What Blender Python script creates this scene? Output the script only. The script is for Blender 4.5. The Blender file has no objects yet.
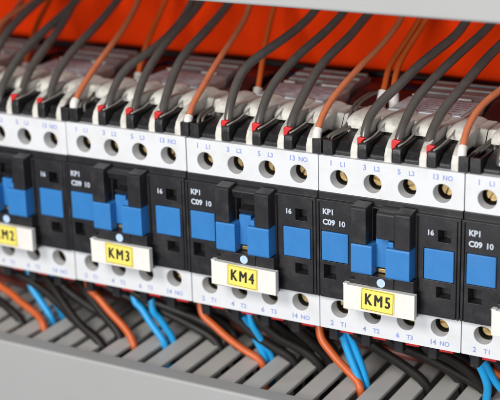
import bpy, bmesh, math, random
from mathutils import Vector, Matrix, noise
random.seed(7)
S = 0.001                       # drawn in millimetres: x right, y up, z towards the viewer
def V(x, y, z): return Vector((x*S, -z*S, y*S))
scn = bpy.context.scene
C = scn.collection

# ------------------------------------------------------------ materials
def mat(name, col, rough=.45, metal=0, var=.06, scale=220, bump=.0, bscale=1500, spec=.5, coat=0, dirt=None, dirt_amt=.0):
    m = bpy.data.materials.new(name); m.use_nodes = True
    n = m.node_tree.nodes; l = m.node_tree.links
    b = n['Principled BSDF']
    b.inputs['Roughness'].default_value = rough; b.inputs['Metallic'].default_value = metal
    b.inputs['Specular IOR Level'].default_value = spec
    b.inputs['Coat Weight'].default_value = coat
    tc = n.new('ShaderNodeTexCoord')
    ns = n.new('ShaderNodeTexNoise'); ns.inputs['Scale'].default_value = scale; ns.inputs['Detail'].default_value = 5
    l.new(tc.outputs['Object'], ns.inputs['Vector'])
    mx = n.new('ShaderNodeMix'); mx.data_type = 'RGBA'
    mx.inputs['A'].default_value = (*[max(0, c*(1-var)) for c in col], 1)
    mx.inputs['B'].default_value = (*[min(1, c*(1+var)) for c in col], 1)
    l.new(ns.outputs['Fac'], mx.inputs['Factor'])
    out = mx.outputs['Result']
    if dirt:
        n2 = n.new('ShaderNodeTexNoise'); n2.inputs['Scale'].default_value = scale*.6; n2.inputs['Detail'].default_value = 8
        n2.inputs['Roughness'].default_value = .7
        l.new(tc.outputs['Object'], n2.inputs['Vector'])
        rp = n.new('ShaderNodeMapRange'); rp.inputs['From Min'].default_value = .5; rp.inputs['From Max'].default_value = .78
        rp.inputs['To Max'].default_value = dirt_amt
        l.new(n2.outputs['Fac'], rp.inputs['Value'])
        m2 = n.new('ShaderNodeMix'); m2.data_type = 'RGBA'; m2.inputs['B'].default_value = (*dirt, 1)
        l.new(rp.outputs['Result'], m2.inputs['Factor']); l.new(out, m2.inputs['A']); out = m2.outputs['Result']
    l.new(out, b.inputs['Base Color'])
    rr = n.new('ShaderNodeMapRange'); rr.inputs['To Min'].default_value = max(0, rough-.08); rr.inputs['To Max'].default_value = min(1, rough+.1)
    l.new(ns.outputs['Fac'], rr.inputs['Value']); l.new(rr.outputs['Result'], b.inputs['Roughness'])
    if bump:
        nb = n.new('ShaderNodeTexNoise'); nb.inputs['Scale'].default_value = bscale; nb.inputs['Detail'].default_value = 4
        l.new(tc.outputs['Object'], nb.inputs['Vector'])
        bp = n.new('ShaderNodeBump'); bp.inputs['Strength'].default_value = bump; bp.inputs['Distance'].default_value = .0002
        l.new(nb.outputs['Fac'], bp.inputs['Height']); l.new(bp.outputs['Normal'], b.inputs['Normal'])
    return m
M = dict(
 white=mat('white_plastic', (.63,.645,.67), .5, bump=.12, dirt=(.42,.37,.30), dirt_amt=.32, scale=160),
 ivory=mat('ivory_plastic', (.60,.585,.54), .5, bump=.2, dirt=(.22,.19,.15), dirt_amt=1, scale=240),
 black=mat('black_plastic', (.015,.0145,.017), .38, var=.25, bump=.14, bscale=2500, dirt=(.13,.115,.11), dirt_amt=.28, scale=200),
 cavity=mat('dark_cavity', (.012,.011,.011), .8),  # near-black lining of the screw wells and cell backing
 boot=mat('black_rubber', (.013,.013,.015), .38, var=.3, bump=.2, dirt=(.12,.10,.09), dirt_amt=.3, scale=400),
 blue=mat('blue_plastic', (.026,.175,.46), .42, bump=.15, bscale=2200, dirt=(.06,.18,.40), dirt_amt=.4, scale=250),
 red=mat('red_plastic', (.55,.018,.018), .45, var=.2),
 panel=mat('red_lacquered_panel', (.95,.042,.002), .7, var=.35, spec=.04, scale=60, bump=.1, bscale=400),
 grey=mat('grey_pvc', (.52,.51,.49), .5, bump=.25, bscale=1800, dirt=(.30,.27,.23), dirt_amt=.35, scale=120),
 cover=mat('light_grey_pvc_cover', (.345,.35,.35), .5, bump=.2, bscale=1400, scale=40, var=.05, dirt=(.33,.32,.30), dirt_amt=.35),
 bwire=mat('black_cable_sheath', (.082,.076,.070), .27, spec=.7, coat=.25, var=.35, bump=.12, bscale=700, dirt=(.16,.13,.11), dirt_amt=.5, scale=180),
 kwire=mat('shaded_black_cable_sheath', (.011,.009,.008), .48, spec=.35, var=.25, bump=.2, bscale=900),  # black sheath with the shade of the lower cables put into the colour
 owire=mat('orange_cable_sheath', (.52,.155,.07), .32, var=.2, bump=.15, bscale=700),
 dowire=mat('deep_orange_cable_sheath', (.52,.10,.02), .36, var=.12, bump=.15),
 cyan=mat('light_blue_cable_sheath', (.012,.31,.66), .36, var=.1, bump=.1),
 gwire=mat('thin_grey_cable_sheath', (.13,.115,.10), .5, var=.3),
 rim_glint=mat('rim_highlight_grey', (.34,.32,.29), .4),  # light grey of the highlight on the boot rims
 navy=mat('navy_cable_sheath', (.012,.018,.06), .45),
 maroon=mat('maroon_shade_filler', (.13,.022,.014), .45, var=.3),  # red-brown of the shaded background, worn by the added cables
 brass=mat('brass', (.66,.48,.22), .34, .85, var=.3, scale=900, dirt=(.10,.07,.03), dirt_amt=.9),
 steel=mat('zinc_steel', (.55,.55,.55), .35, 1),
 yellow=mat('yellow_card', (.80,.67,.13), .55, var=.05),
 card=mat('cream_white_plastic', (.72,.70,.665), .45, bump=.08, dirt=(.55,.48,.4), dirt_amt=.2),
 ink=mat('black_ink', (.02,.018,.015), .5), bink=mat('violet_blue_ink', (.24,.30,.58), .5),
 wink=mat('white_ink', (.47,.52,.60), .5), sky=mat('pale_blue_print', (.42,.58,.80), .4),
 lilac=mat('lilac_grey_label', (.50,.56,.62)  , .5, var=.25, scale=500, dirt=(.62,.60,.60), dirt_amt=.7),
 brown=mat('brown_grey_moulding', (.26,.27,.27), .55, var=.5, scale=130, bump=.4, dirt=(.33,.27,.22), dirt_amt=.8),
)
# stretch the noise on the rear moulding into grain
# ------------------------------------------------------------ mesh helpers
def emit(name, bm, m, parent=None, off=(0,0,0), bevel=0, seg=2, smooth=False, ang=35):
    bmesh.ops.remove_doubles(bm, verts=bm.verts, dist=1e-7)
    bmesh.ops.recalc_face_normals(bm, faces=bm.faces)
    me = bpy.data.meshes.new(name); bm.to_mesh(me); bm.free()
    me.transform(Matrix.Translation(-V(*off)))
    o = bpy.data.objects.new(name, me); C.objects.link(o)
    me.materials.append(m)
    if smooth:
        for p in me.polygons: p.use_smooth = True
    if bevel:
        b = o.modifiers.new('bevel', 'BEVEL'); b.width = bevel*S; b.segments = seg; b.limit_method = 'ANGLE'; b.angle_limit = math.radians(ang)
        b.miter_outer = 'MITER_ARC'
    if parent: o.parent = parent
    return o
def box(bm, x0, x1, y0, y1, z0, z1):
    v = [bm.verts.new(V(x, y, z)) for z in (z0, z1) for y in (y0, y1) for x in (x0, x1)]
    for f in ((0,1,3,2),(4,6,7,5),(0,4,5,1),(2,3,7,6),(0,2,6,4),(1,5,7,3)): bm.faces.new([v[i] for i in f])
def prism_x(bm, prof, x0, x1):            # prof: (z, y) outline
    a = [bm.verts.new(V(x0, y, z)) for z, y in prof]; b = [bm.verts.new(V(x1, y, z)) for z, y in prof]
    bm.faces.new(a); bm.faces.new(b[::-1]); n = len(prof)
    for i in range(n): bm.faces.new((a[i], a[(i+1) % n], b[(i+1) % n], b[i]))
def prism_z(bm, prof, z0, z1):            # prof: (x, y) outline
    a = [bm.verts.new(V(x, y, z0)) for x, y in prof]; b = [bm.verts.new(V(x, y, z1)) for x, y in prof]
    bm.faces.new(a); bm.faces.new(b[::-1]); n = len(prof)
    for i in range(n): bm.faces.new((a[i], a[(i+1) % n], b[(i+1) % n], b[i]))
def disc(bm, cx, cy, z, r, n=32, z2=None):
    ring = [bm.verts.new(V(cx+r*math.cos(2*math.pi*i/n), cy+r*math.sin(2*math.pi*i/n), z)) for i in range(n)]
    bm.faces.new(ring)
    if z2 is not None:
        r2 = [bm.verts.new(V(cx+r*math.cos(2*math.pi*i/n), cy+r*math.sin(2*math.pi*i/n), z2)) for i in range(n)]
        for i in range(n): bm.faces.new((ring[i], ring[(i+1) % n], r2[(i+1) % n], r2[i]))
        bm.faces.new(r2)
def hole_cell(bm, x0, x1, y0, y1, cx, cy, r, P, N, depth, n=40):
    """rectangle with a round hole and its bore; P(x,y) -> point on the face, N = inward direction (mm)"""
    ang = sorted(set([round(2*math.pi*i/n, 5) for i in range(n)] + [round(math.atan2(y-cy, x-cx) % (2*math.pi), 5) for x in (x0, x1) for y in (y0, y1)]))
    inn = []; out = []; dep = []
    for a in ang:
        c, s = math.cos(a), math.sin(a)
        t = min([(x1-cx)/c if c > 1e-9 else 1e9, (x0-cx)/c if c < -1e-9 else 1e9, (y1-cy)/s if s > 1e-9 else 1e9, (y0-cy)/s if s < -1e-9 else 1e9])
        p = P(cx+r*c, cy+r*s); q = P(cx+t*c, cy+t*s)
        inn.append(bm.verts.new(V(*p))); out.append(bm.verts.new(V(*q)))
        dep.append(bm.verts.new(V(p[0]+N[0]*depth, p[1]+N[1]*depth, p[2]+N[2]*depth)))
    k = len(ang)
    for i in range(k):
        j = (i+1) % k
        bm.faces.new((inn[i], out[i], out[j], inn[j])); bm.faces.new((dep[i], inn[i], inn[j], dep[j]))
def heights(bm, xs, ys, rects, zback, P=None):
    """block whose front is a stepped relief. rects = (x0,x1,y0,y1,z), the later one wins; None = nothing there"""
    P = P or (lambda x, y, z: V(x, y, z))
    xs = sorted(set(xs) | {r[i] for r in rects for i in (0, 1)}); ys = sorted(set(ys) | {r[i] for r in rects for i in (2, 3)})
    def h(i, j):
        if i < 0 or j < 0 or i >= len(xs)-1 or j >= len(ys)-1: return zback
        cx = (xs[i]+xs[i+1])/2; cy = (ys[j]+ys[j+1])/2; z = zback
        for r in rects:
            if r[0] < cx < r[1] and r[2] < cy < r[3]: z = r[4]
        return z
    def q(*pts): bm.faces.new([bm.verts.new(P(*p)) for p in pts])
    for i in range(-1, len(xs)-1):
        for j in range(-1, len(ys)-1):
            z = h(i, j)
            if i >= 0 and j >= 0:
                if z != zback: q((xs[i],ys[j],z),(xs[i+1],ys[j],z),(xs[i+1],ys[j+1],z),(xs[i],ys[j+1],z))
            if j >= 0 and h(i+1, j) != z:
                z2 = h(i+1, j); q((xs[i+1],ys[j],z),(xs[i+1],ys[j+1],z),(xs[i+1],ys[j+1],z2),(xs[i+1],ys[j],z2))
            if i >= 0 and h(i, j+1) != z:
                z2 = h(i, j+1); q((xs[i],ys[j+1],z),(xs[i+1],ys[j+1],z),(xs[i+1],ys[j+1],z2),(xs[i],ys[j+1],z2))
def catmull(pts, sub=7):
    P = [Vector(p) for p in pts]; P = [P[0]*2-P[1]] + P + [P[-1]*2-P[-2]]; out = []
    for i in range(1, len(P)-2):
        for k in range(sub):
            t = k/sub; a, b, c, d = P[i-1:i+3]
            out.append(.5*((2*b)+(c-a)*t+(2*a-5*b+4*c-d)*t*t+(3*b-a-3*c+d)*t**3))
    out.append(P[-2]); return out
def tube(bm, pts, r, n=14, smooth_iter=2):
    c = catmull(pts)
    for _ in range(smooth_iter):
        c = [c[0]] + [(c[i-1]+2*c[i]+c[i+1])/4 for i in range(1, len(c)-1)] + [c[-1]]
    prev = None; up = None
    for i, p in enumerate(c):
        t = (c[min(i+1, len(c)-1)]-c[max(i-1, 0)]).normalized()
        if up is None: up = t.orthogonal().normalized()
        up = (up - t*up.dot(t)).normalized(); w = t.cross(up)
        ring = [bm.verts.new(V(*(p + (up*math.cos(2*math.pi*k/n)+w*math.sin(2*math.pi*k/n))*r))) for k in range(n)]
        if prev:
            for k in range(n): bm.faces.new((prev[k], prev[(k+1) % n], ring[(k+1) % n], ring[k]))
        else: bm.faces.new(ring[::-1])
        prev = ring
    bm.faces.new(prev)
_font = {}
def text_bm(s, x, y, z, h, bold=.0, sx=1.0, align='CENTER', sp=1.0):
    cu = bpy.data.curves.new('lettering', 'FONT'); cu.body = s; cu.size = h/.7; cu.align_x = align; cu.align_y = 'CENTER'
    cu.offset = bold; cu.extrude = .03; cu.space_character = sp; cu.resolution_u = 3
    ob = bpy.data.objects.new('lettering', cu); C.objects.link(ob)
    dg = bpy.context.evaluated_depsgraph_get(); dg.update()
    me = bpy.data.meshes.new_from_object(ob.evaluated_get(dg))
    bm = bmesh.new(); bm.from_mesh(me)
    for v in bm.verts:
        a = v.co.copy(); v.co = V(x, y, z) + Vector((a.x*sx*S, -a.z*S, a.y*S))
    bpy.data.objects.remove(ob); bpy.data.curves.remove(cu); bpy.data.meshes.remove(me)
    return bm
def join(dst, src):
    me = bpy.data.meshes.new('t'); src.to_mesh(me); src.free(); dst.from_mesh(me); bpy.data.meshes.remove(me)
def spin(bm, cx, cy, deg):
    c = V(cx, cy, 0); bm.transform(Matrix.Translation(c) @ Matrix.Rotation(math.radians(-deg), 4, 'Y') @ Matrix.Translation(-c))
def thing(name, label, cat, loc=(0,0,0), group=None, kind=None):
    o = bpy.data.objects.new(name, None); C.objects.link(o); o.location = V(*loc)
    o.empty_display_size = .01
    tag(o, label, cat, group, kind); return o
def tag(o, label=None, cat=None, group=None, kind=None):
    if label: o['label'] = label
    if cat: o['category'] = cat
    if group: o['group'] = group
    if kind: o['kind'] = kind
def copy_tree(o, parent=None):
    c = o.copy(); C.objects.link(c)
    if parent: c.parent = parent
    for ch in list(o.children): copy_tree(ch, c)
    return c

# ------------------------------------------------------------ contactor
G = .14                                    # gap to the neighbour
HX = [6.5, 17.15, 27.8, 38.4]; HR = 2.75
OFF = (22.5, -54.2, -64)                   # the thing's base, at its rear foot
def build_contactor(tagtxt, wide_head=False, lx=11.3, tilt=0.0, has_label=True, tx=0):
    t = thing('contactor', '', 'contactor', (0,0,0))
    def part(name, bm, m, parent=t, **k): return emit(name, bm, m, parent, off=OFF if parent is t else (0,0,0) if False else OFF, **k)
    # --- terminal blocks, white, with real bores
    tb = []
    for (ya, yb, hy, top) in ((-10.9, 0, -6.7, True), (-54.2, -43.4, -47.5, False)):
        bm = bmesh.new()
        xe = [G, 11.8, 22.5, 33.1, 45-G]
        for k in range(4):
            hole_cell(bm, xe[k], xe[k+1], ya, yb, HX[k], hy, HR, lambda x, y: (x, y, 0), (0,0,-1), 3.8)
        zb = -16
        # shell behind the face
        def q(*p): bm.faces.new([bm.verts.new(V(*a)) for a in p])
        q((G,ya,0),(G,yb,0),(G,yb,zb),(G,ya,zb)); q((45-G,ya,0),(45-G,ya,zb),(45-G,yb,zb),(45-G,yb,0))
        q((G,yb,0),(45-G,yb,0),(45-G,yb,zb),(G,yb,zb)); q((G,ya,0),(G,ya,zb),(45-G,ya,zb),(45-G,ya,0))
        o = part('terminal_block', bm, M['white'], bevel=.28, seg=3); tb.append(o)
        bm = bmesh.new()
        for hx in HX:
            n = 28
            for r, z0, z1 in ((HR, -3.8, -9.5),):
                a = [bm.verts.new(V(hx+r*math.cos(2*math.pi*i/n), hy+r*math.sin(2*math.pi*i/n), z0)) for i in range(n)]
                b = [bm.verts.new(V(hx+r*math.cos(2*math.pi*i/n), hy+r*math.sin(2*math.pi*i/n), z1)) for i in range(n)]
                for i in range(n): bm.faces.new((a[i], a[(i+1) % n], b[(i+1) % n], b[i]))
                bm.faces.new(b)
        emit('screw_well', bm, M['cavity'], o, off=(0,0,0)).location = -V(*OFF)*0
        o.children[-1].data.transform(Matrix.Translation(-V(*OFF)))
        for k, hx in enumerate(HX):
            bm = bmesh.new(); R0 = 2.3; a0 = random.uniform(0, 3.1); cs, sn = math.cos(a0), math.sin(a0)
            # slotted pan head in two halves over a lower core
            def rp(x, y, z): return V(hx+x*cs-y*sn, hy+x*sn+y*cs, z)
            for sgn in (1, -1):
                arc = [(R0*math.cos(u), R0*math.sin(u)) for u in [math.asin(.35/R0)+(math.pi-2*math.asin(.35/R0))*i/12 for i in range(13)]]
                lo = [bm.verts.new(rp(x, sgn*y, -7.0)) for x, y in arc]; hi = [bm.verts.new(rp(x, sgn*y, -5.4)) for x, y in arc]
                md = [bm.verts.new(rp(x*.75, sgn*(y*.75+.09), -4.9)) for x, y in arc]
                for i in range(12):
                    bm.faces.new((lo[i], lo[i+1], hi[i+1], hi[i])); bm.faces.new((hi[i], hi[i+1], md[i+1], md[i]))
                bm.faces.new(md); bm.faces.new((lo[0], hi[0], md[0], md[-1], hi[-1], lo[-1]))
            disc(bm, hx, hy, -6.1, R0*.98, 24)
            s = emit('terminal_screw', bm, M['brass'], o, off=OFF)
        bm = bmesh.new()
        lab = ['1 L1', '3 L2', '5 L3', '13NO'] if top else ['2 T1', '4 T2', '6 T3', '14NO']
        for hx, s in zip(HX, lab):
            yy = -2.05 if top else -52.3
            if 'NO' in s:
                join(bm, text_bm(s[:2], hx-2.0, yy, .035, 1.55, bold=.05, sx=.95)); join(bm, text_bm(s[2:], hx+1.6, yy, .035, 1.4, bold=.04, sx=.95))
            else:
                join(bm, text_bm(s[0], hx-2.4, yy, .035, 1.55, bold=.05)); join(bm, text_bm(s[2:], hx+1.4, yy, .035, 1.4, bold=.04, sx=.95))
        emit('terminal_marking', bm, M['bink'], o, off=OFF)
    # --- black body
    bm = bmesh.new()
    rects = [(G, 45-G, -43.35, -12.9, 2.0), (G, 45-G, -12.9, -10.95, .5)]
    rects += [(2.4, 6.4, -37.3, -32.9, -2.5), (38.2, 42.0, -20.4, -16.8, -2.5), (37.9, 42.2, -37.4, -34.0, -2.5),
              (1.6, 10.6, -31.8, -22.3, 1.1), (33.9, 43.2, -32.3, -22.6, 1.1),      # seats of the blue windows
              (31.9, 32.5, -35.5, -13.6, 1.2), (.9, 1.2, -43.35, -13.6, 1.3), (43.8, 44.1, -43.35, -13.6, 1.3),
              (18.2, 26.6, -31.2, -13.2, -1.0)]
    heights(bm, [], [], rects, -16)
    body = part('body', bm, M['black'], bevel=.16, seg=2)
    # --- head: posts, bridge, foot plate
    bm = bmesh.new()
    P1, P2 = 13.2, 17.9
    prof = lambda ytop, ybot, z: [(2.0-.6, ybot), (z, ybot), (z, ytop-.5), (z-.6, ytop), (1.4, ytop+.5)]
    prism_x(bm, prof(-12.0, -23.1, 6.3), P1, P2)
    prism_x(bm, prof(-12.3, -23.0, 6.3), 26.7, 31.4)
    o = part('guide_post', bm, M['black'], bevel=.2, seg=2)
    bm = bmesh.new()
    if wide_head:
        prism_x(bm, [(-1, -20.8), (5.9, -20.8), (5.9, -13.4), (5.2, -12.7), (-1, -12.2)], 20.9, 26.65)
    else:
        prism_x(bm, [(-1, -15.6), (3.6, -15.6), (4.4, -13.4), (3.8, -12.7), (-1, -12.2)], 17.95, 26.65)
        prism_x(bm, [(-1, -20.9), (2.2, -20.9), (2.8, -19.6), (-1, -18.9)], 19.2, 25.4)
    part('bridge', bm, M['black'], bevel=.22, seg=2)
    bm = bmesh.new()
    heights(bm, [], [], [(12.2, 32.4, -44.3, -32.45, 5.4), (18.6, 26.4, -35.9, -32.45, 5.9), (12.2, 14.0, -34.6, -32.45, 3.6)], 1.6)
    part('foot_plate', bm, M['black'], bevel=.2)
    bm = bmesh.new(); disc(bm, 22.6, -34.1, 5.95, 1.3, 28, 6.15)
    lg = part('round_mark', bm, M['sky'])
    bm = bmesh.new(); box(bm, 22.4, 22.75, -34.9, -33.3, 6.16, 6.2)
    emit('mark_line', bm, M['wink'], lg, off=OFF)
    # --- blue pieces
    for x0, x1, y0, y1 in ((1.8, 10.4, -31.6, -22.5), (34.1, 43.0, -32.1, -22.8)):
        bm = bmesh.new(); box(bm, x0, x1, y0, y1, 0, 2.15); part('blue_window', bm, M['blue'], bevel=.22, seg=2)
    for x0, x1, y0, y1 in ((13.2, 19.8, -32.2, -23.2), (24.0, 31.4, -32.35, -23.1)):
        bm = bmesh.new(); prism_x(bm, [(1.2, y0), (6.1, y0), (6.4, y0+.6), (6.4, y1-.3), (6.1, y1), (1.2, y1)], x0, x1)
        part('blue_tab', bm, M['blue'], bevel=.2, seg=2)
    bm = bmesh.new(); box(bm, 19.6, 23.6, -30.6, -21.0, -.9, 3.0); part('blue_slide', bm, M['blue'], bevel=.2)
    bm = bmesh.new(); box(bm, 24.2, 25.9, -23.6, -21.6, 1, 5.0); part('blue_peg', bm, M['blue'], bevel=.3, seg=3)
    bm = bmesh.new(); box(bm, 20.3, 23.4, -32.2, -31.0, 1.6, 2.9); part('contact_strip', bm, M['brass'], bevel=.2)
    # --- printed type marks
    bm = text_bm('KP1', 2.2+tx, -16.4, 2.03, 1.65, bold=.09, align='LEFT', sx=.95); join(bm, text_bm('C09', 2.2+tx, -19.6, 2.03, 1.65, bold=.09, align='LEFT', sx=1.0))
    join(bm, text_bm('10', 7.2+tx, -19.6, 2.03, 1.6, bold=.08, align='LEFT', sx=1.0))
    emit('type_marking', bm, M['wink'], body, off=OFF)
    bm = (text_bm('16', 35.9, -18.0, 2.03, 1.5, bold=.08, sx=1.0))
    emit('contact_marking', bm, M['wink'], body, off=OFF)
    # --- label holder
    if has_label:
        bm = bmesh.new(); lw = 22.2; yt, yb = -35.75, -43.3; hs = 2.6
        heights(bm, [], [], [(lx, lx+lw, yb, yt, 7.4), (lx-.2, lx+1.2, yt, yt+.35, 7.4)], 5.6)
        spin(bm, lx+11, -39.5, tilt); ct = tilt+random.uniform(-1.6, 1.6); sh = random.uniform(-.2, .5)
        h = part('label_holder', bm, M['card'], bevel=.25, seg=3)
        bm = bmesh.new(); box(bm, lx+5.6, lx+16.1, yb+.6, yt-.1, 7.42, 7.62); spin(bm, lx+11, -39.5, ct); emit('label_card', bm, M['yellow'], h, off=OFF, bevel=.08)
        if tagtxt:
            bm = bmesh.new()
            for q_, (dx, dy) in enumerate(((-.17, -.07), (-.06, .07), (.06, -.07), (.17, .07))):
                join(bm, text_bm(tagtxt, lx+10.9+dx, (yt+yb)/2+.2+dy, 7.66+.004*q_, 3.45, sx=.72, sp=1.36))
            spin(bm, lx+11, -39.5, ct+random.uniform(-.6, .6)); emit('label_lettering', bm, M['ink'], h, off=OFF)
            bm = bmesh.new()
            X0, X1, Y0, Y1 = lx+5.9, lx+15.8, yb+.85, yt-.35
            for a in ((X0,X1,Y0,Y0+.12),(X0,X1,Y1-.12,Y1),(X0,X0+.12,Y0+.12,Y1-.12),(X1-.12,X1,Y0+.12,Y1-.12)): box(bm, *a, 7.62, 7.65)
            spin(bm, lx+11, -39.5, ct); emit('label_border', bm, M['ink'], h, off=OFF)
    # --- rear housing, dividers, cells
    bm = bmesh.new()
    def HP(x, y, z): return V(x, z, y)          # relief seen from above: (x, depth, height)
    heights(bm, [], [], [(G, 45-G, -28, -18, 8.0), (9.6, 34.2, -45, -28, 8.0)], -54.15, P=HP)
    part('housing', bm, M['ivory'], bevel=.6, seg=3)
    bm = bmesh.new()
    heights(bm, [], [], [(G, 9.5, -64, -28.1, -.5), (34.3, 45-G, -64, -28.1, -.5), (9.5, 34.3, -64, -45.1, 4)], -54.1, P=HP)
    part('rear_body', bm, M['black'], bevel=.4)
    bm = bmesh.new()
    xe = [G, 9.6, 20.2, 30.8, 45-G]; hc = [5.2, 15.9, 26.5, 37.1]
    for k in range(4):
        hole_cell(bm, xe[k], xe[k+1], 0, 9.4, hc[k], 5.3, 2.2, lambda x, y: (x, y*.86-.3, -13.2-y*.52), (0,-.45,-.9), 5, n=28)
    w = part('cell_wall', bm, M['ivory'], bevel=.3)
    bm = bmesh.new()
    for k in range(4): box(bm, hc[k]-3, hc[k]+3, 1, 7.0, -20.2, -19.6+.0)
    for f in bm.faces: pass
    emit('cell_backing', bm, M['cavity'], w, off=OFF)
    bm = bmesh.new()
    for x0 in (9.5, 20.1, 30.7, 40.2):
        arc = [(-1.4, -.3), (-1.4, 2.0), (-2.4, 4.0), (-4.6, 5.9), (-7.6, 7.2), (-11, 8.0), (-14, 8.4), (-18.6, 8.4), (-18.6, -.3)]
        prism_x(bm, arc, x0, x0+2.3)
    part('divider', bm, M['ivory'], bevel=.35, seg=3, ang=50)
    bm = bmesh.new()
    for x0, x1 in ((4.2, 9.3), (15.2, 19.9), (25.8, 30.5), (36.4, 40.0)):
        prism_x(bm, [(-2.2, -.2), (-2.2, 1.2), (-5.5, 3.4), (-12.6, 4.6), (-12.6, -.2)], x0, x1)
    part('shade_filler', bm, M['boot'], bevel=.4)  # black filler put in for the dark shade between boots and dividers
    bm = bmesh.new()
    for k, (cxm, wd) in enumerate(((5.6, 4.4), (16.0, 4.7), (26.7, 4.6), (37.4, 4.7))):
        nz, na = 14, 12; rows = []
        for i in range(nz+1):
            u = i/nz; z = -13.2-u*14.4; g = math.sqrt(max(0, 1-(1-min(1, u*2.1))**2))*(1-.25*max(0, u-.6))
            rows.append([bm.verts.new(V(cxm+u*1.0+wd*(.62+.33*g)*math.cos(math.pi*j/na), 5.2+(1.6+2.5*g)*math.sin(math.pi*j/na)**.6, z)) for j in range(na+1)])
        for i in range(nz):
            for j in range(na): bm.faces.new((rows[i][j], rows[i][j+1], rows[i+1][j+1], rows[i+1][j]))
        bm.faces.new(rows[0]); bm.faces.new(rows[-1][::-1])
        for i in range(nz): pass
    part('rounded_ridge', bm, M['ivory'], smooth=True)
    bm = bmesh.new()
    for x0, z0, w_, d_ in ((10.4, -45.2, 4, .8), (24, -45.3, 6, .9)): box(bm, x0, x0+w_, 7.9, 8.7, z0-d_, z0)
    part('rear_clip', bm, M['ivory'], bevel=.3)
    bm = bmesh.new(); box(bm, 10.4, 33.4, 8.0, 8.35, -43.5, -27); pl = part('top_label', bm, M['lilac'], bevel=.1)
    bm = bmesh.new()
    for r_ in range(6):
        x = 11.2
        while x < 32:
            w_ = random.uniform(.4, 3.2)
            if random.random() < .75: box(bm, x, min(x+w_, 32.8), 8.36, 8.38, -29.2-r_*2.4, -28.7-r_*2.4)
            x += w_+random.uniform(.3, 1)
    emit('label_print', bm, M['gwire'], pl, off=OFF)
    bm = bmesh.new()
    prism_x(bm, [(-62.5, 4), (-62.5, 8.6), (-58, 9.4), (-50, 8.4), (-46, 7.6), (-45.6, 4)], 9.9, 21.6)
    prism_x(bm, [(-62.5, 4), (-62.5, 8.2), (-58, 9.0), (-50, 8.8), (-46, 7.8), (-45.6, 4)], 22.2, 33.9)
    for zz, w_, yy in ((-49.5, 1.6, 8.8), (-54, 1.8, 9.5), (-59.8, 1.6, 9.6)):
        box(bm, 10.3, 33.5, 7.0, yy, zz-w_, zz)
    part('rear_moulding', bm, M['brown'], bevel=.25)
    for x0, x1 in ((G+.8, 8.6), (35, 44.1)):
        bm = bmesh.new(); prism_x(bm, [(-62, -.45), (-62, 5.5), (-54, 6.5), (-44, 4), (-42, -.45)] if x0 < 9 else [(-62, -.45), (-62, 7), (-50, 7.5), (-36, 3.5), (-34, -.45)], x0, x1)
        part('coil_terminal', bm, M['boot'], bevel=.5)
    bm = bmesh.new(); heights(bm, [], [], [(G, 45-G, -43.2, -11.1, -16.1)], -60); 
    bm.free()
    return t
LBL = {
 -2: ('', 'contactor at the far left edge beyond the KM2 one, only its top showing'),
 -1: ('KM2', 'black and white contactor with yellow KM2 tag, cut by the left edge'),
 0: ('KM3', 'contactor with blue windows and yellow KM3 tag'),
 1: ('KM4', 'contactor with blue windows and yellow KM4 tag, mid row'),
 2: ('KM5', 'contactor with blue windows and yellow KM5 tag, right of centre'),
 3: ('', 'contactor right of the KM5 one, cut by the right edge'),
}
LX = {-2: 11.3, -1: 11.5, 0: 12.2, 1: 11.8, 2: 11.3, 3: 11.3}
for k in range(-2, 4):
    t = build_contactor(LBL[k][0], wide_head=(k == 2), lx=LX[k], tilt=random.uniform(-.8, .8))
    t.rotation_euler.y = math.radians(random.uniform(-.12, .12))
    t.location = V(45*k, random.uniform(-.1, .1), random.uniform(-.18, .12)) + V(*OFF)
    tag(t, LBL[k][1], 'contactor', 'contactors in a row on the mounting rail')

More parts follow.
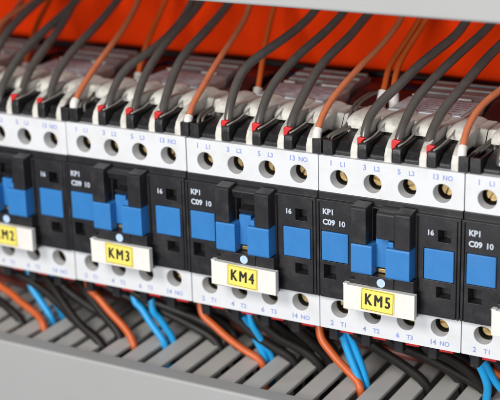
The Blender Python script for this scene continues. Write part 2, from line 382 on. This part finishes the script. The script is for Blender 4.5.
# ------------------------------------------------------------ cables
UP = {
'K1b':[(-37.1,2.3,-5.2),(-40.6,13.5,-15.3),(-42.4,22.1,-27.4),(-40.8,29.0,-44.5),(-40.3,30.9,-50.0),(-39.7,38.9,-57.5),(-37.7,50.9,-58.5)],
'K1a':[(-39.9,7.2,-5.2),(-43.1,18.1,-17.0),(-45.3,24.7,-27.1),(-43.0,28.5,-44.4),(-42.6,30.1,-50.0),(-42.2,38.1,-57.7),(-40.2,50.1,-58.7)],
'K2a':[(-38.9,5.3,-3.2),(-42.4,13.6,-14.4),(-47.0,20.8,-28.7),(-50.0,26.0,-43.5),(-52.1,28.7,-50.0),(-54.4,36.7,-57.1),(-52.4,48.7,-58.1)],
'K2b':[(-30.6,3.6,-5.2),(-30.8,6.5,-7.4),(-31.4,14.1,-16.2),(-30.0,19.9,-27.3),(-28.4,24.8,-38.9),(-27.4,29.6,-50.0),(-26.8,37.6,-57.3),(-24.8,49.6,-58.3)],
'K2c':[(-22.0,2.4,-5.2),(-22.9,5.8,-7.9),(-25.0,12.3,-15.9),(-25.4,18.4,-28.3),(-26.9,24.5,-40.9),(-29.1,29.5,-50.0),(-30.8,37.5,-56.9),(-28.8,49.5,-57.9)],
'K2d':[(-10.1,2.6,-5.2),(-11.2,6.9,-8.2),(-12.4,12.2,-13.8),(-11.9,18.6,-24.1),(-10.4,24.4,-37.1),(-10.4,29.8,-47.4),(-10.4,31.1,-50.0),(-10.4,39.1,-57.2),(-8.4,51.1,-58.2)],
'K3a':[(1.5,5.3,-3.2),(1.4,9.1,-7.0),(1.4,16.4,-19.1),(1.1,23.9,-35.1),(-1.1,30.4,-47.0),(-2.1,32.3,-50.0),(-4.3,40.3,-56.5),(-2.3,52.3,-57.5)],
'K3b':[(12.8,4.0,-5.2),(12.8,6.8,-7.2),(12.4,12.2,-12.2),(13.9,16.8,-19.1),(17.0,19.1,-26.6),(20.1,26.2,-40.9),(19.5,32.7,-50.0),(19.2,40.7,-56.5),(21.2,52.7,-57.5)],
'K3c':[(23.0,4.1,-5.2),(22.6,7.7,-7.9),(21.1,14.9,-15.6),(21.8,23.4,-30.2),(23.0,27.4,-39.4),(23.4,32.6,-50.0),(23.7,40.6,-57.2),(25.7,52.6,-58.2)],
'K3d':[(33.4,4.0,-5.2),(32.6,8.5,-8.7),(31.3,16.1,-17.4),(31.2,20.2,-23.9),(32.3,23.9,-31.8),(33.0,27.0,-38.5),(33.8,32.2,-50.0),(34.3,40.2,-57.2),(36.3,52.2,-58.2)],
'K4a':[(44.1,4.3,-3.2),(43.5,8.4,-6.9),(43.8,11.5,-11.5),(43.4,17.8,-21.9),(43.3,23.5,-33.3),(42.9,28.2,-42.9),(41.4,32.4,-50.0),(39.9,40.4,-56.8),(41.9,52.4,-57.8)],
'K4b':[(57.1,5.2,-5.2),(56.2,10.8,-9.1),(55.8,16.6,-15.0),(56.8,20.2,-20.4),(60.1,23.5,-29.0),(64.0,27.9,-40.8),(65.9,32.4,-50.0),(67.3,40.4,-57.1),(69.3,52.4,-58.1)],
'K4c':[(67.5,5.1,-5.2),(67.2,11.5,-10.5),(67.6,16.4,-16.4),(70.4,22.7,-27.9),(73.1,26.2,-36.5),(75.0,30.1,-44.9),(75.8,32.8,-50.0),(76.8,40.8,-57.0),(78.8,52.8,-58.0)],
'K4d':[(77.9,4.4,-5.2),(77.9,9.2,-9.3),(78.4,13.3,-14.4),(78.6,18.5,-21.5),(80.2,23.3,-30.3),(82.4,26.5,-38.6),(83.2,30.3,-45.8),(84.1,32.1,-50.0),(85.5,40.1,-57.2),(87.5,52.1,-58.2)],
'K5a':[(88.1,5.2,-3.2),(87.9,9.2,-6.5),(88.5,13.8,-12.7),(90.4,18.2,-21.2),(92.0,22.0,-29.3),(93.8,25.2,-37.2),(94.9,29.5,-46.2),(94.9,31.6,-50.0),(95.0,39.6,-57.0),(97.0,51.6,-58.0)],
'K5b':[(102.2,4.8,-5.2),(101.9,9.6,-8.6),(103.1,13.4,-13.1),(106.6,17.6,-21.1),(108.6,21.4,-27.7),(112.0,25.3,-36.4),(114.9,28.1,-43.6),(116.3,31.9,-50.0),(117.7,39.9,-56.8),(119.7,51.9,-57.8)],
'K5c':[(112.8,5.1,-5.2),(113.0,8.1,-7.5),(113.4,14.3,-13.8),(116.0,19.6,-22.6),(119.2,24.6,-32.6),(122.1,28.2,-41.1),(124.8,32.2,-50.0),(126.9,40.2,-57.0),(128.9,52.2,-58.0)],
'K5d':[(121.6,3.8,-5.2),(121.6,8.7,-9.0),(122.8,13.9,-15.5),(124.1,16.1,-19.3),(126.3,20.9,-27.6),(128.3,24.7,-34.7),(130.1,27.5,-40.7),(132.9,31.6,-50.0),(135.1,39.6,-57.0),(137.1,51.6,-58.0)],
'K6a':[(132.8,5.1,-3.2),(132.3,10.1,-7.2),(133.2,14.7,-13.3),(135.1,17.1,-18.7),(136.6,18.6,-22.7),(139.5,21.7,-31.2),(142.1,28.9,-45.6),(142.1,31.7,-50.0),(142.2,39.7,-56.8),(144.2,51.7,-57.8)],
'K6b':[(143.4,3.5,-5.2),(143.3,7.8,-8.4),(144.2,12.3,-13.7),(147.5,19.2,-25.0),(153.0,25.2,-39.5),(154.1,32.0,-50.0),(154.7,40.0,-56.7),(156.7,52.0,-57.7)],
'K6c':[(153.0,3.3,-5.2),(153.1,8.7,-9.6),(155.0,13.0,-15.7),(158.3,19.7,-27.1),(162.8,25.9,-40.3),(164.2,31.9,-50.0),(165.2,39.9,-56.8),(167.2,51.9,-57.8)],
'K6d':[(162.7,3.1,-5.2),(163.1,8.4,-9.7),(164.7,12.9,-15.8),(168.3,19.5,-27.4),(172.7,25.6,-40.3),(174.2,31.5,-50.0),(175.3,39.5,-56.8),(177.3,51.5,-57.8)],
}
BACK = {
'A1':[(-42.8,5.3,-36.0),(-44.2,9.6,-39.0),(-46.9,19.0,-49.6),(-48.2,25.8,-60.0),(-49.0,33.8,-66.7),(-47.0,45.8,-67.7)],
'A2':[(4.6,6.1,-36.0),(3.7,11.5,-39.8),(2.8,19.2,-47.6),(2.0,29.1,-60.0),(1.6,37.1,-66.2),(3.6,49.1,-67.2)],
'A3':[(50.5,5.5,-36.0),(49.8,10.3,-39.5),(47.5,19.3,-47.6),(45.6,27.5,-56.5),(45.0,30.6,-60.0),(43.9,38.6,-66.0),(45.9,50.6,-67.0)],
'A4':[(94.4,8.9,-36.0),(94.3,12.4,-38.5),(93.9,17.2,-42.5),(95.2,21.5,-48.1),(96.6,26.6,-55.1),(97.2,30.2,-60.0),(98.1,38.2,-66.4),(100.1,50.2,-67.4)],
'A5':[(98.4,8.6,-36.0),(97.3,12.7,-38.4),(96.9,16.7,-41.8),(97.3,20.5,-46.2),(98.5,25.3,-52.9),(99.6,30.1,-60.0),(100.6,38.1,-66.6),(102.6,50.1,-67.6)],
}
GREY = {
'g4':[(47.2,4.8,-4.0),(46.1,5.9,-9.1),(44.2,5.3,-20.3),(37.8,6.1,-38.0)],
'g5':[(91.0,4.1,-4.0),(92.0,5.2,-7.3),(93.2,5.7,-12.9),(91.1,9.0,-21.0),(91.1,10.3,-28.4),(92.2,10.1,-38.0)],
'g3':[(3.3,5.3,-4.0),(2.3,5.2,-11.0),(-2.4,5.9,-21.8),(-8.2,5.2,-38.0)],
'g6':[(134.3,3.3,-4.0),(135.6,4.7,-10.0),(136.5,5.3,-17.2),(135.7,7.3,-26.4),(135.3,8.9,-38.0)],
}
LOW = {
'o2':[(-42.3,-59.0,-8.5),(-41.3,-64.0,-7.0),(-33.8,-66.9,-6.1),(-27.6,-69.4,-4.5),(-20.2,-72.2,-3.5),(-15.5,-75.5,-0.8),(-15.0,-84.5,-1.8)],
'o3':[(-1.6,-54.3,-8.5),(-0.6,-59.3,-7.0),(3.5,-61.9,-6.1),(9.1,-66.4,-5.2),(15.2,-70.8,-4.6),(19.0,-75.5,-2.7),(19.5,-84.5,-3.7)],
'o4':[(42.7,-55.7,-8.5),(43.7,-60.7,-7.0),(47.7,-63.9,-7.0),(52.9,-68.0,-7.4),(59.6,-72.4,-8.5),(64.6,-75.5,-9.1),(65.1,-84.5,-10.1)],
'o5':[(85.5,-55.6,-8.5),(86.5,-60.6,-7.0),(89.6,-64.1,-6.3),(93.8,-68.2,-6.0),(98.8,-72.4,-6.2),(101.0,-75.5,-5.1),(101.5,-84.5,-6.1)],
'o6':[(133.8,-54.6,-8.5),(134.8,-59.6,-7.0),(138.5,-63.2,-11.7),(143.1,-67.6,-16.6),(149.6,-75.5,-21.1),(150.1,-84.5,-22.1)],
'b2':[(-26.3,-57.4,-8.5),(-25.3,-62.4,-7.0),(-23.4,-65.5,-6.9),(-20.8,-69.1,-7.0),(-16.9,-75.5,-6.8),(-16.4,-84.5,-7.8)],
'b2b':[(-17.1,-59.6,-8.5),(-16.1,-64.6,-7.0),(-16.8,-69.8,-9.7),(-16.9,-75.5,-12.6),(-16.4,-84.5,-13.6)],
'b3':[(16.8,-56.1,-8.5),(17.8,-61.1,-7.0),(20.2,-63.4,-7.4),(24.2,-69.1,-7.3),(29.2,-75.5,-7.6),(29.7,-84.5,-8.6)],
'b3b':[(23.8,-58.1,-8.5),(24.8,-63.1,-7.0),(26.1,-65.9,-8.4),(28.2,-70.4,-9.7),(31.0,-75.5,-11.1),(31.5,-84.5,-12.1)],
'b4':[(56.6,-51.8,-8.5),(57.6,-56.8,-7.0),(59.3,-60.8,-9.0),(62.0,-68.4,-10.3),(64.7,-75.5,-11.7),(65.2,-84.5,-12.7)],
'b4b':[(60.8,-55.2,-8.5),(61.8,-60.2,-7.0),(63.4,-65.6,-9.3),(64.6,-70.8,-11.5),(65.8,-75.5,-13.8),(66.3,-84.5,-14.8)],
'b5':[(93.1,-52.2,-8.5),(94.1,-57.2,-7.0),(94.7,-60.7,-7.0),(97.5,-67.5,-6.8),(100.9,-75.5,-6.6),(101.4,-84.5,-7.6)],
'b5b':[(95.1,-51.8,-8.5),(96.1,-56.8,-7.0),(96.7,-60.0,-7.9),(99.0,-66.6,-8.6),(101.8,-75.5,-8.6),(102.3,-84.5,-9.6)],
'b6':[(134.9,-51.5,-8.5),(135.9,-56.5,-7.0),(136.6,-60.1,-9.8),(139.4,-68.6,-12.0),(141.6,-75.5,-14.4),(142.1,-84.5,-15.4)],
'b6b':[(137.1,-51.7,-8.5),(138.1,-56.7,-7.0),(138.8,-60.6,-10.5),(141.7,-68.9,-13.6),(143.9,-75.5,-16.9),(144.4,-84.5,-17.9)],
'k2a':[(-35.5,-53.4,-8.5),(-34.5,-58.4,-7.0),(-26.7,-60.0,-5.7),(-17.3,-63.2,-4.8),(-9.1,-67.0,-2.9),(-2.0,-70.3,-0.7),(7.4,-75.5,1.0),(7.9,-84.5,0.0)],
'k2b':[(-19.5,-53.3,-8.5),(-18.5,-58.3,-7.0),(-13.0,-61.2,-4.3),(-6.4,-65.6,-1.6),(1.5,-70.9,0.8),(10.6,-75.5,2.2),(11.1,-84.5,1.2)],
'k2c':[(-14.1,-53.9,-8.5),(-13.1,-58.9,-7.0),(-7.0,-64.4,-7.8),(0.5,-69.3,-9.7),(7.8,-75.5,-11.0),(8.3,-84.5,-12.0)],
'k1d':[(-46.2,-61.6,-8.5),(-45.2,-66.6,-7.0),(-36.8,-70.1,-3.9),(-25.9,-75.5,-1.6),(-25.4,-84.5,-2.6)],
'k3a':[(3.5,-51.6,-8.5),(4.5,-56.6,-7.0),(10.9,-59.8,-7.9),(18.4,-62.7,-9.6),(26.8,-65.6,-11.7),(38.4,-71.1,-14.6),(43.7,-75.5,-14.5),(44.2,-84.5,-15.5)],
'k3b':[(15.4,-52.8,-8.5),(16.4,-57.8,-7.0),(23.3,-60.6,-8.3),(31.7,-63.5,-10.3),(41.5,-67.0,-12.9),(52.8,-75.5,-14.5),(53.3,-84.5,-15.5)],
'k3c':[(29.5,-53.2,-8.5),(30.5,-58.2,-7.0),(34.1,-63.2,-12.6),(39.8,-69.7,-18.9),(43.5,-75.5,-24.2),(44.0,-84.5,-25.2)],
'k4a':[(51.4,-52.0,-8.5),(52.4,-57.0,-7.0),(56.7,-61.6,-8.3),(61.9,-66.5,-9.9),(67.9,-70.9,-12.2),(73.6,-75.5,-14.2),(74.1,-84.5,-15.2)],
'k4b':[(62.7,-52.4,-8.5),(63.7,-57.4,-7.0),(67.0,-62.4,-8.1),(71.5,-66.5,-10.2),(77.1,-70.1,-13.1),(81.8,-75.5,-14.9),(82.3,-84.5,-15.9)],
'k4c':[(75.2,-53.2,-8.5),(76.2,-58.2,-7.0),(79.1,-63.6,-10.8),(82.7,-69.7,-14.7),(85.8,-75.5,-18.4),(86.3,-84.5,-19.4)],
'k5a':[(96.4,-52.5,-8.5),(97.4,-57.5,-7.0),(101.3,-60.5,-8.8),(106.4,-64.4,-10.9),(112.0,-68.6,-13.3),(119.7,-75.5,-15.7),(120.2,-84.5,-16.7)],
'k5b':[(107.4,-52.1,-8.5),(108.4,-57.1,-7.0),(112.5,-60.4,-8.9),(119.2,-63.7,-12.3),(129.6,-70.1,-16.6),(136.7,-75.5,-19.4),(137.2,-84.5,-20.4)],
'k5c':[(120.3,-53.1,-8.5),(121.3,-58.1,-7.0),(126.2,-61.4,-10.9),(133.3,-67.6,-14.9),(140.3,-75.5,-18.1),(140.8,-84.5,-19.1)],
'k6a':[(142.0,-52.0,-8.5),(143.0,-57.0,-7.0),(145.4,-64.8,-15.9),(151.3,-75.5,-25.6),(151.8,-84.5,-26.6)],
}
def wire_obj(pts, r, m, label, group, n=14):
    base = Vector(pts[0]); bm = bmesh.new(); tube(bm, pts, r*random.uniform(.93, 1.03), n, 24 if 'rising' in label else 8)
    o = emit('cable', bm, m, None, off=tuple(base), smooth=True); o.location = V(*base)
    tag(o, label, 'cable', group); return o, base
def own(name, bm, m, o, base, **k): return emit(name, bm, m, o, off=tuple(base), **k)
where = {'1': 'at the far left edge', '2': 'of the KM2 contactor', '3': 'of the KM3 contactor', '4': 'of the KM4 contactor', '5': 'of the KM5 contactor', '6': 'at the right edge'}
nth = {'a': 'first', 'b': 'second', 'c': 'third', 'd': 'fourth'}
def cup(bm, x0, x1, y0, y1, z0, z1, w=.7, lip=0):
    # boot: solid front and right wall, hollow behind
    heights(bm, [], [], [(x0, x1, z0, z1, y1), (x0+w*.4, x1-w, z0+w, z1-w*1.6, y1-2.2)], y0, P=lambda x, y, z: V(x, z, y))
for k, pts in UP.items():
    un, tn = k[1], k[2]; ora = tn == 'a' and k != 'K1a'
    x0, _, z0 = pts[0]; p = [(x0, pts[0][1]-2.4, z0+.1)] + pts
    if un == '1': lb = ('orange' if tn == 'a' else 'black')+' cable rising in the top left corner beyond the KM2 cables'
    else: lb = f"{'orange' if tn=='a' else 'grey-black'} cable rising from the {nth[tn]} upper terminal {where[un]}"
    o, b = wire_obj(p, 1.02 if tn == 'a' else 1.42, M['owire'] if tn == 'a' else M['bwire'], lb, 'orange cables rising from the upper terminals' if tn == 'a' else 'black cables rising from the upper terminals')
    ux = 45*(int(un)-3)
    if tn == 'a':
        bx = ux-2.4; bm = bmesh.new(); cup(bm, bx, bx+2.9, -.0, 4.4, -12, -.9)
        own('cable_boot', bm, M['boot'], o, b, bevel=.5, seg=3)
        bm = bmesh.new(); tube(bm, [p[0], p[1], tuple(Vector(p[1])+(Vector(p[2])-Vector(p[1])).normalized()*1.6)], 1.35, 16, 0); own('ferrule', bm, M['card'], o, b, smooth=False)
    else:
        bx = ux + {'b': 11.9, 'c': 22.5, 'd': 33.1}[tn]
        bm = bmesh.new(); h_ = random.uniform(-.2, .3); prism_x(bm, [(-1.0, 0), (-1.0, 3.4+h_), (-1.35, 4.3+h_), (-2.2, 4.9+h_), (-4, 5.0+h_), (-15.5, 5.2+h_), (-15.5, 0)], bx, bx+2.9)
        own('cable_boot', bm, M['boot'], o, b, bevel=.6, seg=4, ang=20)
        bm = bmesh.new(); j_ = random.uniform(-.3, .3); tube(bm, [(bx+1.9, 5.0, -1.6), (bx+2.7, 5.5, -3.6), (bx+2.8, 5.7+j_*.3, -7), (bx+3.0+j_, 6.5, -11), (bx+3.3+j_, 7.9+j_, -15)], .27, 8); own('rim_highlight', bm, M['rim_glint'], o, b, smooth=True)  # thin grey tube standing in for the highlight along the boot rim
        bm = bmesh.new()
        rj = random.uniform(-.35, .25); prism_z(bm, [(bx-.35, 3.6), (bx-.35, 6.3+rj), (bx+.4, 6.6+rj), (bx+2.5+rj, 6.4+rj), (bx+1.1, 5.0), (bx+.5, 3.6)], -3.0, -1.7)
        own('red_collar', bm, M['red'], o, b, bevel=.25)
for i, (k, pts) in enumerate(BACK.items()):
    names = ['behind the KM2 contactor', 'behind the KM3 contactor', 'behind the KM4 contactor', 'behind the KM5 contactor, left of a pair', 'behind the KM5 contactor, right of a pair']
    names = ['thin orange cable with white ferrule '+s for s in names]
    p0 = pts[0]; p = [(p0[0]+.3, -1, p0[2]+.4)] + pts
    o, b = wire_obj(p, .95, M['dowire'], names[i], 'orange cables with white ferrules behind the contactors')
    a = Vector(pts[0]); d = (Vector(pts[1])-a).normalized()
    bm = bmesh.new(); tube(bm, [tuple(a-d*3), tuple(a), tuple(a+d*2.2)], 1.55, 16, 0); own('ferrule', bm, M['card'], o, b)
for k, pts in GREY.items():
    un = k[1]
    p = [(pts[0][0], 1.2, pts[0][2])] + pts + [(pts[-1][0]+.5, 1, pts[-1][2]-2)]
    o, b = wire_obj(p, .5, M['gwire'], f"thin grey wire pair beside the orange cable {where[un]}", 'thin grey wires on the upper terminals', 10)
    bx = 45*(int(un)-3)+1.0; bm = bmesh.new(); cup(bm, bx, bx+3.1, 0, 4.4, -12, -.9); own('cable_boot', bm, M['boot'], o, b, bevel=.5, seg=3)
    q = [(x+.9, y-.4+.3*(j % 2), z-1.3) for j, (x, y, z) in enumerate(p)]
    bm = bmesh.new(); tube(bm, q, .45, 10); own('second_core', bm, M['gwire'], o, b, smooth=True)

def slot_x(x): return 2.4 + 9*round((x-2.4)/9)
LL = {
 'o2': 'orange cable below the KM2 contactor dropping into the lower trunking', 'o3': 'orange cable below the KM3 contactor bending into the lower trunking',
 'o4': 'orange cable below the KM4 contactor bending into the lower trunking', 'o5': 'orange cable below the left end of the KM5 contactor beside two blue ones',
 'o6': 'orange cable in the lower right corner crossing two blue ones',
 'b2': 'left one of the two light blue cables below the KM2 contactor', 'b2b': 'short right one of the two light blue cables below the KM2 contactor',
 'b3': 'left one of the two light blue cables below the KM3 contactor', 'b3b': 'right one of the two light blue cables below the KM3 contactor',
 'b4': 'left one of the two light blue cables below the KM4 contactor', 'b4b': 'right one of the two light blue cables below the KM4 contactor',
 'b5': 'left one of the two light blue cables below the KM5 contactor', 'b5b': 'right one of the two light blue cables below the KM5 contactor',
 'b6': 'left one of the two light blue cables in the lower right corner', 'b6b': 'right one of the two light blue cables in the lower right corner',
 'k1d': 'short black cable at the left edge entering the lower trunking beside the orange one', 'k2a': 'long black cable sweeping right below the KM2 contactor, crossing under its blue cables',
 'k2b': 'black cable curving steeply down below the right end of the KM2 contactor', 'k2c': 'black cable below the KM2 and KM3 seam, rearmost of the three there',
 'k3a': 'black cable sweeping right below the KM3 contactor, leftmost of three', 'k3b': 'black cable sweeping right below the KM3 contactor, middle of three', 'k3c': 'short black cable below the right end of the KM3 contactor',
 'k4a': 'black cable sweeping right below the KM4 contactor, leftmost of three', 'k4b': 'black cable sweeping right below the KM4 contactor, middle of three', 'k4c': 'short black cable below the right end of the KM4 contactor',
 'k5a': 'black cable sweeping right below the KM5 tag, leftmost of three', 'k5b': 'long black cable sweeping right below the KM5 contactor', 'k5c': 'black cable below the right end of the KM5 contactor',
 'k6a': 'black cable in the lower right corner behind the blue pair',
}
for k in ('k2b', 'k3a', 'k3b', 'k4a', 'k4b', 'k5a', 'k5b'):  # added rear copies that darken the space under the contactors
    LOW[k+'r'] = [(x+5.2, y+.8, z-7.5) for x, y, z in LOW[k]]; LL[k+'r'] = LL[k].split(',')[0].replace('black cable', 'added rear black cable') + {'a': ' on its left', 'b': ' further right'}[k[2]]
for k, pts in LOW.items():
    p = [tuple(q) for q in pts[1:]]; p = [(p[0][0]-1.6, -51, -9.5)] + p if k != 'o6' else [(130, -50, -17), (133.6, -60.3, -14.5)] + p[1:]; sx = slot_x(p[-2][0])
    if k[0] == 'b': sx += 0
    p[-2] = ((p[-2][0]+2*sx)/3 if k[0] != 'b' else min(max(p[-2][0], sx-.7), sx+.7), p[-2][1], p[-2][2]); p[-1] = (sx, p[-1][1]-4, p[-1][2])
    m, r, g = {'o': (M['dowire'], 1.25, 'orange cables entering the lower trunking'), 'b': (M['cyan'], 1.2, 'light blue cables entering the lower trunking'), 'k': (M['kwire'], 1.55, 'black cables entering the lower trunking')}[k[0]]
    o, b = wire_obj([tuple(q) for q in p], r, m, LL[k], g)
# boots and red strips under the lower terminals, one of each per terminal
for k in range(-2, 4):
    for j, hx in enumerate(HX):
        x = 45*k+hx
        if k == -2 and j < 3: continue
        wl = {-2: 'at the far left edge', -1: where['2'], 0: where['3'], 1: where['4'], 2: where['5'], 3: where['6']}[k]
        t = thing('wire_marker', f"red and black marker under the {['first','second','third','fourth'][j]} lower terminal {wl}", 'cable marker', (x, -54.2, -5), 'markers under the lower terminals')
        bm = bmesh.new(); box(bm, -4.4, -1.5, -4.6, -.03, -3, 3.2); emit('marker_clip', bm, M['boot'], t, bevel=.5, seg=3)
        bm = bmesh.new(); prism_x(bm, [(2.6, -.03), (2.6, -1.9), (-3, -2.6), (-3, -.03)], -.9, 3.4); emit('red_strip', bm, M['red'], t, bevel=.2)

# cables behind the row, and four added below it to deepen the shade
BUN = [(4.4, -67, .8, 'navy', 'dark blue cable lying along the foot of the red panel', 1.6), (7.6, -69.6, .5, 'kwire', 'black cable lying against the foot of the red panel', 1.3),
       (-62, -30, 3.5, 'kwire', 'added black cable darkening the space under the row, nearest of four', 1.7), (-66, -38, 4, 'maroon', 'added dark red cable darkening the space under the row, second of four', 1.6),
       (-60, -46, 4, 'kwire', 'added black cable darkening the space under the row, third of four', 1.7), (-70, -24, 3, 'maroon', 'added dark red cable darkening the space just above the slots, fourth of four', 1.6)]
for i, (y, z, dy, m, lb, r) in enumerate(BUN):
    random.seed(20+i)
    pts = [(x, y+random.uniform(-dy, dy)*.6, z+random.uniform(-dy, dy)*(.3 if z < -60 else 1)) for x in range(-150, 230, 19)]
    o, b = wire_obj(pts, r, M[m], lb, 'cables lying along the row')

# ------------------------------------------------------------ trunking, rail, panel
def duct(label, ytop, sgn, ylen, zfront, x0=-260, x1=330):
    t = thing('cable_trunking', label, 'cable trunking', (0, ytop, -72), 'slotted cable trunking')
    off = (0, ytop, -72)
    bm = bmesh.new()
    Y = lambda d: ytop - sgn*d
    # slotted wall next to the contactors: fingers between slots, open at the front end
    k0 = math.floor((x0-2.4)/9); k1 = math.ceil((x1-2.4)/9)
    def qb(a, b, ya, yb, za, zb): box(bm, a, b, min(ya, yb), max(ya, yb), min(za, zb), max(za, zb))
    rects = [(x0, x1, -71.9, 8.2, 1.2)]
    for k in range(k0+1, k1): rects.append((2.4+9*k-1.45, 2.4+9*k+1.45, -58, 7.6, None))
    # build with plain strips
    qb(x0, x1, Y(0), Y(1.3), -71.9, -58)
    for k in range(k0+1, k1-1):
        jx = random.uniform(-.12, .12); a = 2.4+9*k+1.4+jx; b_ = 2.4+9*(k+1)-1.4+jx; 
        pr = [(-58, 0), (7.0, 0), (8.0, 0), (8.0, 1.3), (-58, 1.3)]
        v0 = [(a, -57.98), (b_, -57.98), (b_, 8.6), (b_-.9, 9.7), (a+.9, 9.7), (a, 8.6)]
        lo = [bm.verts.new(V(x, Y(0), z)) for x, z in v0]; hi = [bm.verts.new(V(x, Y(1.3), z)) for x, z in v0]
        bm.faces.new(lo); bm.faces.new(hi[::-1])
        for i in range(6): bm.faces.new((lo[i], lo[(i+1) % 6], hi[(i+1) % 6], hi[i]))
    emit('slotted_wall', bm, M['grey'], t, off=off, bevel=.25)
    bm = bmesh.new(); qb(x0, x1, Y(ylen-1.3), Y(ylen), -71.9, 8); emit('far_wall', bm, M['grey'], t, off=off)
    bm = bmesh.new(); qb(x0, x1, Y(1.4), Y(ylen-1.4), -71.9, -70.6); emit('base', bm, M['grey'], t, off=off)
    bm = bmesh.new()
    r = .9; zf = zfront
    prof = [(7.4, .9), (zf-4.6, .7), (zf-4.2, -.9)]
    prof = [(9.2, -.15), (9.35, -.75), (zf-r, -.75)]
    for i in range(1, 7):
        a = math.pi/2*i/6; prof.append((zf-r+r*math.sin(a), -.75+r*(1-math.cos(a))))
    prof += [(zf, ylen+.75), (7.3, ylen+.75), (7.3, ylen+.1), (zf-1.2, ylen+.1), (zf-1.2, .1), (10.0, -.13)]
    prof = [(z, Y(d)) for z, d in prof]
    prism_x(bm, prof, x0, x1)
    emit('cover', bm, M['cover'], t, off=off, smooth=False, bevel=.2, ang=40)
    return t
duct('grey slotted trunking below the contactors, its smooth cover along the bottom edge', -75, 1, 60, 15.6)
duct('grey trunking along the top edge above the rising cables', 45.6, -1, 60, 12.0)
bm = bmesh.new(); box(bm, -300, 360, -150, 150, -75, -72)
o = emit('back_wall', bm, M['panel']); tag(o, 'red painted mounting panel behind the contactors', None, None, 'structure')
del_ = [k_ for k_ in ()]
bm = bmesh.new()
prism_x(bm, [(-71.9, -14), (-70.9, -14), (-70.9, -10.6), (-65.3, -10.6), (-65.3, -9.2), (-64.1, -9.2), (-64.1, -11.8), (-69.7, -11.8), (-69.7, -42.2), (-64.1, -42.2), (-64.1, -44.8), (-65.3, -44.8), (-65.3, -43.4), (-71.9, -43.4)], -200, 280)
o = emit('mounting_rail', bm, M['steel'], None, off=(0, -44, -72)); o.location = V(0, -44, -72); tag(o, 'steel mounting rail behind the row of contactors', 'rail')

# ------------------------------------------------------------ light
w = bpy.data.worlds.new('World'); scn.world = w; w.use_nodes = True
bg = w.node_tree.nodes['Background']; bg.inputs['Color'].default_value = (.86, .92, 1, 1); bg.inputs['Strength'].default_value = .15
def area(name, loc, to, size, power, col):
    ld = bpy.data.lights.new(name, 'AREA'); ld.shape = 'RECTANGLE'; ld.size = size[0]*S; ld.size_y = size[1]*S; ld.energy = power; ld.color = col
    o = bpy.data.objects.new(name, ld); C.objects.link(o); o.location = V(*loc)
    d = V(*to)-V(*loc); o.rotation_euler = d.to_track_quat('-Z', 'Y').to_euler(); return o
area('key_lamp', (-60, 470, 640), (60, -10, -10), (330, 220), 4.7, (1, .97, .93))
area('added_panel_fill', (80, 50, 760), (80, 10, -70), (300, 160), 4.2, (1, .98, .96))  # added fill that brightens the red panel below the upper trunking
area('side_lamp', (620, 160, 480), (60, -20, 0), (250, 250), 1.1, (.9, .95, 1))

# ------------------------------------------------------------ camera
yaw, pit, rol = 29.19198256, -18.5463763, -1.54432764
f, cx, cy, cz = 1391.618, 261.282, 116.608, 347.868
a, b, c = map(math.radians, (yaw, pit, rol))
R = Matrix.Rotation(a, 3, 'Y') @ Matrix.Rotation(b, 3, 'X') @ Matrix.Rotation(c, 3, 'Z')
T = Matrix(((1,0,0),(0,0,-1),(0,1,0)))
Rw = T @ R
cd = bpy.data.cameras.new('camera'); cam = bpy.data.objects.new('camera', cd); C.objects.link(cam)
cam.matrix_world = Matrix.Translation(V(cx, cy, cz)) @ Rw.to_4x4()
cd.sensor_width = 36; cd.lens = f/500*36; cd.clip_start = .01; cd.clip_end = 50
cd.dof.use_dof = True
fw = -(Rw.col[2]); cd.dof.focus_distance = (V(95, -22, 5)-V(cx, cy, cz)).dot(fw)
cd.dof.aperture_fstop = 14
scn.camera = cam
vs = scn.view_settings; vs.view_transform = 'Standard'; vs.look = 'None'; vs.gamma = 1; vs.exposure = 0
